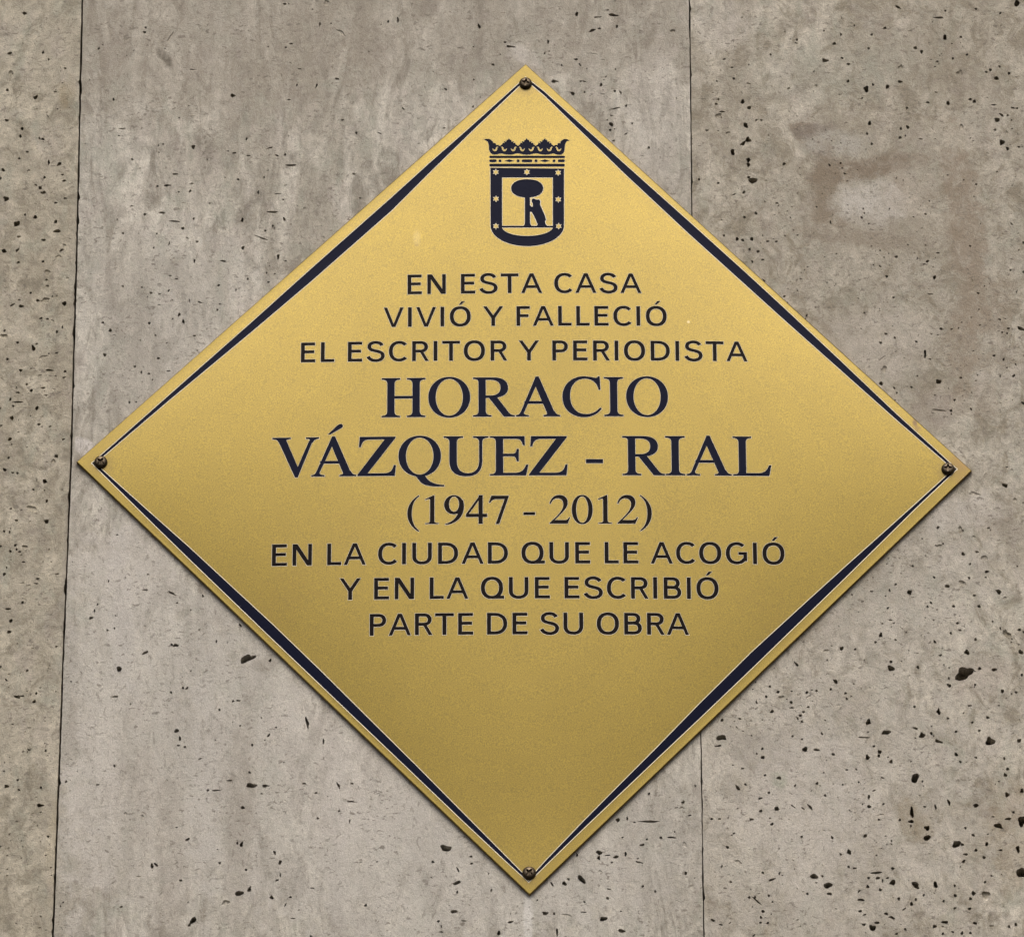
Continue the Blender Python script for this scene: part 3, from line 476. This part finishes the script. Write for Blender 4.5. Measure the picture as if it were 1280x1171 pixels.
def foot(x0, x1, s0, s1, y=0, up=1):
    """bracketed serif under (up = 1) or on top of (up = -1) a stem s0..s1"""
    p = path((x0, 0), (x1, 0), (x1, 19), (s1 + 46, 22, s1 + 2, 30, s1, 92), (s0, 92), (s0 - 2, 30, s0 - 46, 22, x0, 19), n=6)
    return [(a, y + up * b) for a, b in p]
def stem(x0, x1): return rect(x0, 10, x1, 652)
def serif(ch):
    """roman capitals and figures, 1000 units to the em, cap height 662 -> (pos, neg, advance)"""
    if ch == 'I': return [stem(113, 221), foot(18, 315, 113, 221), foot(18, 315, 113, 221, 662, -1)], [], 333
    if ch == 'H':
        p = [rect(150, 318, 590, 356)]
        for a, b, c, d in ((19, 305, 108, 216), (417, 703, 506, 614)): p += [stem(c, d), foot(a, b, c, d), foot(a, b, c, d, 662, -1)]
        return p, [], 722
    if ch in 'OQ':
        p = [ell(361, 331, 327, 345, 56, 2.06)]; q = [ell(361, 331, 218, 317, 56, 2.02)]
        if ch == 'Q': p.append(path((285, 8), (440, 2), (478, -88, 570, -158, 740, -164), (740, -180), (560, -196, 428, -168, 376, -108), (340, -62, 318, -18, 285, 8)))
        return p, q, 722
    if ch == 'R':
        return [stem(104, 211), foot(17, 300, 104, 211), path((17, 662), (17, 643), (90, 641, 104, 625, 104, 560), (211, 560), (211, 662), n=6),
                path((150, 662), (335, 662), (482, 662, 565, 598, 565, 488), (565, 388, 488, 328, 345, 318), (150, 318)),
                path((255, 335), (382, 335), (572, 70), (600, 32, 622, 22, 668, 19), (668, 0), (502, 0))], \
               [path((211, 626), (292, 626), (400, 626, 452, 572, 452, 490), (452, 398, 388, 354, 290, 354), (211, 354))], 667
    if ch in 'AÁ':
        p = [[(330, 674), (372, 674), (630, 40), (512, 40), (312, 552)], path((451, 0), (706, 0), (706, 19), (668, 22, 642, 35, 622, 82), (494, 110), (524, 52, 516, 22, 451, 19)),
             [(82, 50), (130, 50), (352, 574), (372, 674), (330, 674)], path((15, 0), (213, 0), (213, 19), (150, 22, 122, 34, 140, 92), (98, 92), (76, 40, 62, 22, 15, 19)), rect(150, 216, 500, 256)]
        if ch == 'Á': p.append(path((268, 716), (300, 716), (478, 828), (500, 846, 490, 890, 455, 886), (436, 884, 420, 872, 405, 856)))
        return p, [], 722
    if ch == 'V':
        return [[(92, 620), (212, 620), (420, 108), (400, -11), (362, -11)], path((2, 662), (282, 662), (282, 643), (214, 640, 196, 620, 215, 560), (115, 560), (84, 628, 60, 642, 2, 643)),
                [(628, 612), (580, 612), (384, 112), (362, -11), (400, -11)], path((525, 662), (722, 662), (722, 643), (668, 640, 646, 622, 622, 574), (576, 574), (604, 626, 590, 640, 525, 643))], [], 727
    if ch == 'C':
        return [path((613, 676), (623, 452), (600, 452), (580, 566, 500, 642, 384, 642), (226, 642, 142, 512, 142, 345), (142, 160, 242, 32, 392, 32), (492, 32, 560, 72, 622, 144), (640, 128), (578, 40, 490, -14, 362, -14), (170, -14, 28, 122, 28, 330), (28, 532, 172, 676, 366, 676), (450, 676, 520, 650, 560, 650), (578, 650, 586, 660, 591, 676))], [], 667
    if ch == 'Z':
        return [path((9, 0), (583, 0), (600, 178), (573, 178), (546, 72, 510, 40, 400, 40), (158, 40), (590, 645), (590, 662), (40, 662), (28, 492), (54, 492), (72, 590, 110, 622, 206, 622), (430, 622), (9, 17))], [], 611
    if ch == 'U':
        return [foot(14, 310, 104, 212, 662, -1), foot(473, 705, 566, 608, 662, -1),
                path((104, 650), (104, 240), (104, 72, 200, -14, 366, -14), (530, -14, 608, 80, 608, 250), (608, 650), (566, 650), (566, 250), (566, 112, 500, 34, 392, 34), (272, 34, 212, 110, 212, 250), (212, 650))], [], 722
    if ch in 'EL':
        p = [stem(104, 211)]
        if ch == 'E':
            p += [path((12, 662), (12, 643), (84, 641, 104, 625, 104, 560), (211, 560), (211, 662), n=6),
                  path((205, 662), (544, 662), (549, 515), (522, 515), (506, 600, 480, 622, 390, 622), (205, 622)),
                  path((205, 364), (350, 364), (400, 364, 418, 382, 428, 447), (454, 447), (454, 240), (428, 240), (418, 306, 400, 325, 350, 325), (205, 325))]
        else: p.append(foot(12, 298, 104, 211, 662, -1))
        p += [path((12, 0), (12, 19), (84, 21, 104, 37, 104, 102), (211, 102), (211, 0), n=6),
              path((205, 0), (568, 0), (602, 176), (572, 176), (536, 76, 494, 40, 380, 40), (205, 40))]
        return p, [], 611
    if ch == '-': return [rect(34, 206, 290, 268)], [], 333
    if ch == '1':
        return [path((114, 0), (398, 0), (398, 16), (328, 18, 306, 32, 306, 88), (306, 676), (292, 676), (108, 586), (112, 568), (190, 604, 216, 600, 216, 556), (216, 88), (216, 32, 190, 18, 114, 16))], [], 500
    if ch == '2':
        return [path((28, 0), (422, 0), (478, 140), (462, 146), (432, 94, 406, 80, 360, 80), (132, 80), (272, 228), (384, 346, 428, 420, 428, 500), (428, 612, 346, 676, 248, 676), (138, 676, 58, 608, 30, 477), (52, 470), (80, 556, 130, 600, 204, 600), (290, 600, 336, 540, 336, 460), (336, 368, 288, 280, 178, 162), (28, 12))], [], 500
    if ch == '4':
        return [rect(290, 0, 376, 676), [(12, 228), (318, 676), (376, 676), (376, 228)], rect(12, 160, 474, 234)], [[(68, 234), (290, 234), (290, 556)]], 500
    if ch == '7':
        return [path((72, 662), (452, 662), (452, 644), (242, -8), (170, -8), (368, 584), (176, 584), (112, 584, 84, 566, 40, 496), (20, 506))], [], 500
    if ch == '9':
        return [ell(240, 452, 212, 224, 44, 2.05), path((352, 480), (440, 560), (458, 500, 461, 450, 461, 412), (461, 170, 300, 0, 60, -22), (56, -2), (212, 40, 334, 160, 354, 332))], [ell(244, 466, 114, 182, 40, 2.05)], 500
    if ch == '0': return [ell(250, 331, 228, 345, 48, 2.1)], [ell(250, 331, 138, 316, 44, 2.1)], 500
    if ch in '()':
        p = path((294, 676), (130, 570, 46, 420, 46, 250), (46, 80, 130, -80, 292, -177), (304, -162), (192, -70, 138, 60, 138, 250), (138, 440, 182, 570, 304, 660))
        return [p if ch == '(' else [(333 - a, b) for a, b in p]], [], 333
    raise KeyError(ch)

# ------------------------------------------------------------------ plaque: geometry of the plate
THICK, BULGE = 3.2, 6.4           # mm; the sheet bellies out a little between its screws
corner = [MID(*p) for p in ((95.5, 577), (662, 1118), (1215, 588), (657, 80))]   # on the wall plane, refined below
HW, HH = (corner[2][0] - corner[0][0]) / 2, (corner[3][1] - corner[1][1]) / 2
CX, CZ = (corner[2][0] + corner[0][0]) / 2, (corner[3][1] + corner[1][1]) / 2
def rise(x, z):
    u = (x - CX) / HW + (z - CZ) / HH; v = (x - CX) / HW - (z - CZ) / HH
    return BULGE * max(0, 1 - abs(u) ** 3) * max(0, 1 - abs(v) ** 3)
def on_plate(px, py):
    h = THICK
    for _ in range(4):
        p = on_wall(px, py, -h * MM); x, z = p.x * 1000, (p.z - ZC) * 1000
        h = THICK + rise(x, z)
    return x, z
corner = [on_plate(*p) for p in ((95.5, 577), (662, 1118), (1215, 588), (657, 80))]
outer = ccw(corner); front = inset(outer, .5)

shapes = []                        # (key, sign, polygon)
KEYS = []                          # (key, parent, object name, material)
def add_key(key, grp, name, mat, pos, neg=()):
    KEYS.append((key, grp, name, mat))
    for p in pos: shapes.append((key, 1, ccw(p)))
    for p in neg: shapes.append((key, -1, ccw(p)))

LINES = [  # words, roman?, left x, right x, baseline y (left, right), cap height in px, material
    ('EN ESTA CASA', 0, 509.4, 801.9, 368.2, 366.6, 24.6), ('VIVIÓ Y FALLECIÓ', 0, 479.6, 833.6, 409.2, 407.6, 24.6),
    ('EL ESCRITOR Y PERIODISTA', 0, 376, 934.5, 453.2, 452, 25), ('HORACIO', 1, 476.8, 835.5, 521.6, 520.2, 48.6),
    ('VÁZQUEZ - RIAL', 1, 339.6, 964.6, 596.2, 594.8, 48.6), ('(1947 - 2012)', 1, 509, 815, 655, 654.4, 35.5 * 662 / 676),
    ('EN LA CIUDAD QUE LE ACOGIÓ', 0, 339.8, 981, 707.6, 705.6, 26.8), ('Y EN LA QUE ESCRIBIÓ', 0, 424.3, 898.4, 749.9, 748.9, 26.9),
    ('PARTE DE SU OBRA', 0, 462, 861.5, 794.6, 793.6, 27.2)]
KERN = {'VÁ': -125, 'RA': 10, 'LL': 0}
for li, (txt, roman, xl, xr, yl, yr, cap) in enumerate(LINES):
    A = Vector(on_plate(xl, yl)); B = Vector(on_plate(xr, yr))
    up = (Vector(on_plate((xl + xr) / 2, (yl + yr) / 2 - cap)) - Vector(on_plate((xl + xr) / 2, (yl + yr) / 2))).length
    ex = (B - A).normalized(); ey = Vector((-ex.y, ex.x)); length = (B - A).length
    glyphs = []; x = 0.
    if roman:
        s = up / 662; first = True
        for i, ch in enumerate(txt):
            if ch == ' ': x += 250; continue
            pos, neg, adv = serif(ch)
            pos = [inset(ccw(p), -4.5) for p in pos]; neg = [inset(ccw(p), 4.5) for p in neg]
            if i and txt[i - 1:i + 1] in KERN: x += KERN[txt[i - 1:i + 1]]
            glyphs.append((ch, pos, neg, x)); x += adv
        x0 = min(p[0] for g in glyphs[:1] for q in g[1] for p in q) + glyphs[0][3]
        x1 = max(p[0] for q in glyphs[-1][1] for p in q) + glyphs[-1][3]
        sx = length / (x1 - x0); sy = s
        place = lambda g, p: tuple(A + ex * ((g[3] + p[0] - x0) * sx) + ey * (p[1] * sy))
    else:
        s = up; slots = []
        fixed = 0.; gaps = 0
        prev_r = None; seq = []
        for ch in txt:
            if ch == ' ': seq.append(None); continue
            seq.append((ch,) + sans(ch))
        # natural width, then the tracking that fills the measured one
        x = 0.; nat = []; track_n = 0; prev = None
        for g in seq:
            if g is None: x += .31; track_n += 1; prev = prev; continue
            if prev is not None: x += prev[5] + g[4]; track_n += 1
            nat.append((g, x, track_n)); x += g[3]; prev = g
        tr = (length / s - x) / max(1, track_n)
        print('line', txt, 'tracking %.3f' % tr)
        for g, gx, k in nat: glyphs.append((g[0], g[1], g[2], gx + k * tr))
        place = lambda g, p: tuple(A + ex * ((g[3] + p[0]) * s) + ey * (p[1] * s))
    mat = M_NAVY if li in (3, 4) else M_BLACK
    for gi, g in enumerate(glyphs):
        add_key(('t', li, gi), ('line', li), 'letter', mat, [[place(g, p) for p in q] for q in g[1]], [[place(g, p) for p in q] for q in g[2]])

# border: four tapering bands, measured on the face
BORD = [
    ([(115, 579), (213, 492.5), (315.5, 402), (390, 335), (489.5, 247), (537, 204), (585, 162), (657, 97)], [2.6, 6, 11, 14.5, 15, 11, 6.5, 2.6], -1),
    ([(657, 97), (680, 114.6), (780, 204.6), (860, 276), (930, 339), (980, 385), (1049.5, 450), (1121, 518), (1196, 586.5)], [2.6, 4.3, 11, 14, 14.2, 13.4, 10.5, 6.5, 2.6], -1),
    ([(1196, 586.5), (1143.2, 636.5), (1107.3, 672), (1059.5, 719), (1011.7, 765.5), (940, 835), (874, 898), (822, 947), (775.7, 991), (729.4, 1035), (683, 1080), (661, 1102)], [2.6, 5, 8, 12, 15, 18.5, 16.5, 12.5, 10.4, 8, 5, 2.6], 1),
    ([(661, 1102), (638.8, 1082), (579, 1026), (519.3, 969), (459.5, 912), (399.8, 855), (340, 798), (236, 698), (186.8, 650), (115, 579)], [2.6, 5, 9, 12, 14, 16, 16.5, 13, 9, 2.6], 1)]
for i, (pts, th, sgn) in enumerate(BORD):
    near_end = lambda a, b_, f: (a[0] + (b_[0] - a[0]) * f, a[1] + (b_[1] - a[1]) * f)
    f0 = 6 / math.dist(pts[0], pts[1]); f1 = 6 / math.dist(pts[-1], pts[-2])
    pts = [pts[0], near_end(pts[0], pts[1], f0)] + pts[1:-1] + [near_end(pts[-1], pts[-2], f1), pts[-1]]
    th = [.4, 3.6] + [1.1 * t for t in th[1:-1]] + [3.6, .4]
    inner = [(p[0], p[1] - sgn * t) for p, t in zip(pts, th)]
    # the bands meet behind the screws
    add_key(('b', i), 'plaque', 'border_band', M_NAVY, [[on_plate(*p) for p in pts] + [on_plate(*p) for p in inner[::-1]]])

# coat of arms, drawn in its own units (7.32 to the pixel of the photograph)
def cr(pts): return [on_plate(590 + a / 7.32, 160 + b / 7.32) for a, b in pts]
def lozenge(x0, x1, y): return path((x0, y), (x0 + (x1 - x0) * .3, y - 4, x0 + (x1 - x0) * .4, y - 12, (x0 + x1) / 2, y - 12), (x0 + (x1 - x0) * .6, y - 12, x0 + (x1 - x0) * .7, y - 4, x1, y), (x0 + (x1 - x0) * .7, y + 4, x0 + (x1 - x0) * .6, y + 12, (x0 + x1) / 2, y + 12), (x0 + (x1 - x0) * .4, y + 12, x0 + (x1 - x0) * .3, y + 4, x0, y), n=5)[:-1]
def pill(x0, x1, y0, y1):
    r = min((y1 - y0) / 2, (x1 - x0) / 2); c = (y0 + y1) / 2
    return sarc(x1 - r, c, r, (y1 - y0) / 2, -90, 90, 8) + sarc(x0 + r, c, r, (y1 - y0) / 2, 90, 270, 8)
def star(x, y, r=31, q=18): return [(x + (r if k % 2 == 0 else q) * math.sin(k * math.pi / 6), y - (r if k % 2 == 0 else q) * math.cos(k * math.pi / 6)) for k in range(12)]
add_key('tree', 'crest', 'tree', M_NAVY, [cr(ell(505, 555, 147, 84, 40, 2.2)), cr(path((484, 610), (530, 610), (531, 860), (532, 885, 540, 893, 552, 900), (466, 900), (478, 893, 484, 885, 484, 860)))])
add_key('bear', 'crest', 'bear', M_NAVY, [cr([(528, 702), (543, 722), (555, 722), (556, 694), (546, 676), (547, 656), (560, 646), (578, 654), (596, 658), (612, 656), (627, 672), (622, 700), (640, 742), (664, 796), (677, 838), (668, 862), (674, 882), (690, 900), (590, 900), (601, 884), (586, 850), (566, 805), (546, 772), (526, 768)])])
add_key('ground', 'crest', 'ground_line', M_NAVY, [cr(rect(268, 897, 746, 914))])
field = [(275, 456), (740, 456), (740, 914)] + path((740, 914), (728, 958, 620, 990, 505, 990), (392, 990, 292, 962, 275, 914)) [1:]
add_key('shield', 'crest', 'shield', M_NAVY,
        [cr(path((168, 366), (842, 374), (842, 895), (842, 1000, 690, 1084, 505, 1084), (320, 1084, 170, 1000, 170, 895), n=16))],
        [cr(field)] + [cr(star(*p)) for p in ((218, 406), (502, 405), (788, 411), (219, 650), (790, 656), (219, 900), (793, 900))])
add_key('rail_top', 'crest', 'crown_rail', M_NAVY, [cr(pill(158, 852, 257, 278))])
add_key('rail_low', 'crest', 'crown_rail', M_NAVY, [cr(pill(158, 850, 330, 355))])
for k, (a, b) in enumerate(((158, 226), (243, 270), (408, 436), (455, 552), (572, 600), (738, 764), (785, 850))):
    add_key(('bead', k), 'crest', 'crown_bead', M_NAVY, [cr(pill(a, b, 290, 315))])
for k, (a, b) in enumerate(((296, 388), (618, 714))):
    add_key(('loz', k), 'crest', 'crown_bead', M_NAVY, [cr(lozenge(a, b, 302))])
crown = [(110, 106), (128, 101), (160, 104), (182, 118), (196, 134), (190, 142), (212, 140), (222, 152), (216, 160), (236, 158), (258, 166)]
def leaf(x): return [(x - 62, 152), (x - 56, 136), (x - 40, 142), (x - 44, 122), (x - 26, 130), (x - 20, 110), (x - 10, 112), (x, 96), (x + 10, 112), (x + 20, 110), (x + 26, 130), (x + 44, 122), (x + 40, 142), (x + 56, 136), (x + 62, 152)]
for i, x in enumerate((338, 501, 666)):
    crown += leaf(x) + [(x + 82, 166)]
crown += [(766, 158), (786, 160), (780, 152), (790, 140), (812, 142), (806, 134), (820, 118), (842, 104), (874, 106), (892, 120), (868, 122), (852, 150), (846, 210)]
crown += path((846, 210), (838, 240, 820, 250, 790, 248), (770, 247, 760, 236, 745, 236), (725, 236, 720, 246, 670, 246), (620, 246, 610, 234, 584, 234), (560, 234, 550, 246, 502, 246), (450, 246, 445, 234, 420, 234), (395, 234, 385, 246, 338, 246), (290, 246, 280, 234, 258, 236), (240, 238, 230, 246, 205, 246), (175, 246, 162, 225, 156, 200), n=4)[1:]
crown += [(154, 160), (144, 128)]
def smile(x, f): return [(x + f * a, b) for a, b in ((-22, 186), (-18, 204), (-4, 216), (12, 214), (22, 200), (24, 184), (36, 178), (22, 172), (10, 182), (8, 196), (-4, 200), (-12, 194))]
add_key('crown', 'crest', 'crown', M_NAVY, [cr(crown)], [cr(smile(x, f)) for x, f in ((208, 1), (298, -1), (376, 1), (462, -1), (540, 1), (626, -1), (706, 1), (796, -1))])

# one triangulation of the whole face: what no shape covers is brass, the rest sinks in as enamel
V, F, FK = [], [], []
b = 0
V += front; F.append(list(range(4))); FK.append(None)
for key, sgn, poly in shapes:
    clean = [p for i, p in enumerate(poly) if math.hypot(p[0] - poly[i - 1][0], p[1] - poly[i - 1][1]) > 1e-4]
    b = len(V); V += clean; F.append(list(range(b, b + len(clean)))); FK.append((key, sgn))
g = 9.0
k = int(320 / g)
for i in range(-k, k + 1):
    for j in range(-k, k + 1):
        x, z = CX + (i + (j % 2) * .5) * g, CZ + j * g
        if abs(x - CX) / HW + abs(z - CZ) / HH < .985: V.append((x, z))
co, _, tris, _, _, of = delaunay_2d_cdt([Vector(p) for p in V], [], F, 0, 1e-4)
order = {kk[0]: i for i, kk in enumerate(KEYS)}
by_key = {kk[0]: [] for kk in KEYS}; face_tris = []
for t, o in zip(tris, of):
    if 0 not in o: continue
    posk, negk = set(), set()
    for f in o:
        if FK[f]: (posk if FK[f][1] > 0 else negk).add(FK[f][0])
    posk -= negk
    if posk: by_key[min(posk, key=order.get)].append(tuple(t))
    else: face_tris.append(tuple(t))
RECESS = .30
def W3(p, down=0.): return (p[0] * MM, -(THICK + rise(p[0], p[1]) - down) * MM, ZC + p[1] * MM)

plaque = empty('plaque'); plaque.location = (0, 0, 0)
plaque['label'] = 'diamond-shaped brass memorial plaque with dark lettering and a crest, screwed to the stone wall'
plaque['category'] = 'plaque'
def submesh(name, ts, down, mat, parent, smooth=True):
    idx = {}; vv = []; ff = []
    for t in ts:
        for q in t:
            if q not in idx: idx[q] = len(vv); vv.append(W3(co[q], down))
        ff.append(tuple(idx[q] for q in t))
    return mesh_obj(name, vv, ff, mat, parent, smooth=smooth)

# the plate: face, recess walls with added pale halo rims, chamfer, sides, back
idx = {}; verts = []; faces = []; midx = []; smooth = []
def face_v(q):
    if q not in idx: idx[q] = len(verts); verts.append(W3(co[q]))
    return idx[q]
for t in face_tris: faces.append(tuple(face_v(q) for q in t)); midx.append(0); smooth.append(True)
dirs = set()
for t in face_tris:
    for i in range(3): dirs.add((t[i - 1], t[i]))
bnd = [e for e in dirs if (e[1], e[0]) not in dirs]
fr = [Vector(p) for p in front]
def on_outline(p):
    for i in range(4):
        a, c = fr[i - 1], fr[i]; d = (c - a).normalized()
        if abs((p - a).cross(d) if False else (p - a).x * d.y - (p - a).y * d.x) < .02: return True
    return False
bnd = [e for e in bnd if not (on_outline(co[e[0]]) and on_outline(co[e[1]]))]
nrm = {}
for a, c in bnd:                   # brass lies to the left of a -> c
    d = (co[c] - co[a]); l = d.length
    if l < 1e-6: continue
    nn = Vector((-d.y, d.x)) / l
    for q in (a, c): nrm.setdefault(q, []).append(nn)
band = {q for kk in KEYS if kk[0][0] == 'b' for t in by_key[kk[0]] for q in t}
beadv = {q for kk in KEYS if kk[2] in ('crown_bead', 'crown_rail', 'crown') for t in by_key[kk[0]] for q in t}
crestv = {q for kk in KEYS if kk[1] == 'crest' for t in by_key[kk[0]] for q in t}
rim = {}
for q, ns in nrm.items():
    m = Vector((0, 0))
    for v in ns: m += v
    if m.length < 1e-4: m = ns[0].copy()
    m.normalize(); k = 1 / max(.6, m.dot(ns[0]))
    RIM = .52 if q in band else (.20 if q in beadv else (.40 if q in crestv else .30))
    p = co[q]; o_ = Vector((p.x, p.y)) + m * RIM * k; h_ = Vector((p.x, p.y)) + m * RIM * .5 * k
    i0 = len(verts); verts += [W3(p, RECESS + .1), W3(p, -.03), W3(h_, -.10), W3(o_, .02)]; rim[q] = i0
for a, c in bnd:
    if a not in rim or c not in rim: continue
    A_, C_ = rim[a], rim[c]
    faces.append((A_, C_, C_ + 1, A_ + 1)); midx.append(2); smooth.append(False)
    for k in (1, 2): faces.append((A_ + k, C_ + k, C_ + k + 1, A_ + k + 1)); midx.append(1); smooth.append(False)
def ring_pts(poly, step=12):
    out = []
    for i in range(4):
        a, c = Vector(poly[i]), Vector(poly[(i + 1) % 4]); m = 24
        out += [tuple(a.lerp(c, j / m)) for j in range(m)]
    return out
r0, r1 = ring_pts(front), ring_pts(outer)
m = len(r0); b0 = len(verts)
wob = [mnoise.noise(Vector((p[0] * .03, p[1] * .03, 1))) * .12 for p in r1]
verts += [W3(p) for p in r0] + [(p[0] * MM, -(THICK - .55 + w_) * MM, ZC + p[1] * MM) for p, w_ in zip(r1, wob)] + [(p[0] * MM, .4 * MM, ZC + p[1] * MM) for p in r1]
for i in range(m):
    j = (i + 1) % m
    faces.append((b0 + i, b0 + m + i, b0 + m + j, b0 + j)); midx.append(0); smooth.append(False)
    faces.append((b0 + m + i, b0 + 2 * m + i, b0 + 2 * m + j, b0 + m + j)); midx.append(2); smooth.append(False)
faces.append(tuple(b0 + 2 * m + i for i in range(m))[::-1]); midx.append(2); smooth.append(False)
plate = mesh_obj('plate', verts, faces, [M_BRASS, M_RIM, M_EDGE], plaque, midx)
plate.data.polygons.foreach_set('use_smooth', smooth)
def face_normal(x, z):
    e = .5
    gx = (rise(x + e, z) - rise(x - e, z)) / (2 * e); gz = (rise(x, z + e) - rise(x, z - e)) / (2 * e)
    return Vector((-gx, -1, -gz)).normalized()
def set_normals(me):
    ln = []
    for p in me.polygons:
        for vi in p.vertices:
            v = me.vertices[vi].co
            ln.append(face_normal(v.x / MM, (v.z - ZC) / MM) if p.use_smooth else Vector((0, 0, 0)))
    me.normals_split_custom_set(ln)
set_normals(plate.data)

groups = {'plaque': plaque}
groups['crest'] = empty('crest', plaque)
for li, l in enumerate(LINES):
    groups[('line', li)] = empty('text_line', plaque)
for key, grp, name, mat in KEYS:
    if by_key[key]: set_normals(submesh(name, by_key[key], RECESS, mat, groups[grp]).data)

# ------------------------------------------------------------------ screws: collar and cross-slotted domed head
def make_screw():
    # local frame: x right, z up, y towards the wall; seat at y = 0
    N = 28; prof = [(4.3, .3), (4.5, -.5), (4.1, -1.7), (3.3, -2.6)]
    vv = []; ff = []
    for r, y in prof:
        for k in range(N): a = 2 * math.pi * k / N; vv.append((r * math.cos(a) * MM, y * MM, r * math.sin(a) * MM))
    for q in range(len(prof) - 1):
        for k in range(N): ff.append((q * N + k, q * N + (k + 1) % N, (q + 1) * N + (k + 1) % N, (q + 1) * N + k))
    base = mesh_obj('screw', vv, ff, M_COLLAR, None, smooth=False)
    # head: dome with a cross cut into it
    Rh = 3.2; dome = lambda x, z: -2.4 - .9 * math.sqrt(max(0, 1 - (x * x + z * z) / (Rh * Rh * 1.08)))
    a, c = .85, 2.7
    cross = [(-a * .7, -c), (a * .7, -c), (a, -a * 1.4), (a * 1.4, -a), (c, -a * .7), (c, a * .7), (a * 1.4, a), (a, a * 1.4), (a * .7, c), (-a * .7, c), (-a, a * 1.4), (-a * 1.4, a), (-c, a * .7), (-c, -a * .7), (-a * 1.4, -a), (-a, -a * 1.4)]
    disc = [(Rh * math.cos(2 * math.pi * k / N), Rh * math.sin(2 * math.pi * k / N)) for k in range(N)]
    P = disc + cross + [(r * math.cos(2 * math.pi * k / 16), r * math.sin(2 * math.pi * k / 16)) for r in (1.4, 2.4, 3.0) for k in range(16)]
    cc, _, tt, _, _, oo = delaunay_2d_cdt([Vector(p) for p in P], [], [list(range(N)), list(range(N, N + 16))], 0, 1e-5)
    vv = [(p.x * MM, dome(p.x, p.y) * MM, p.y * MM) for p in cc]
    ff = [tuple(t) for t, o in zip(tt, oo) if 0 in o and 1 not in o]
    b_ = len(vv); vv += [(p[0] * MM, dome(*p) * MM, p[1] * MM) for p in cross] + [(p[0] * .75 * MM, -.6 * MM, p[1] * .75 * MM) for p in cross]
    for k in range(16): ff.append((b_ + k, b_ + (k + 1) % 16, b_ + 16 + (k + 1) % 16, b_ + 16 + k))
    ff.append(tuple(range(b_ + 16, b_ + 32)))
    b_ = len(vv); vv += [(p[0] * MM, dome(*p) * MM, p[1] * MM) for p in disc] + [(p[0] * 1.02 * MM, -2.2 * MM, p[1] * 1.02 * MM) for p in disc]
    for k in range(N): ff.append((b_ + k, b_ + N + k, b_ + N + (k + 1) % N, b_ + (k + 1) % N))
    head = mesh_obj('screw_head', vv, ff, M_SCREW, base, smooth=False)
    return base, head
proto = None
for (px, py, ang, tilt) in ((657, 105, 12, 0), (126, 578, 38, 4), (1185, 586.5, 2, -4), (661.5, 1091, 40, 3)):
    if proto is None: proto = make_screw(); s, h = proto
    else:
        s, h = proto[0].copy(), proto[1].copy(); col.objects.link(s); col.objects.link(h); h.parent = s
    x, z = on_plate(px, py)
    s.parent = plaque
    s.location = (x * MM, -(THICK + rise(x, z)) * MM, ZC + z * MM)
    s.rotation_euler = (R(tilt), R(ang), R(tilt))
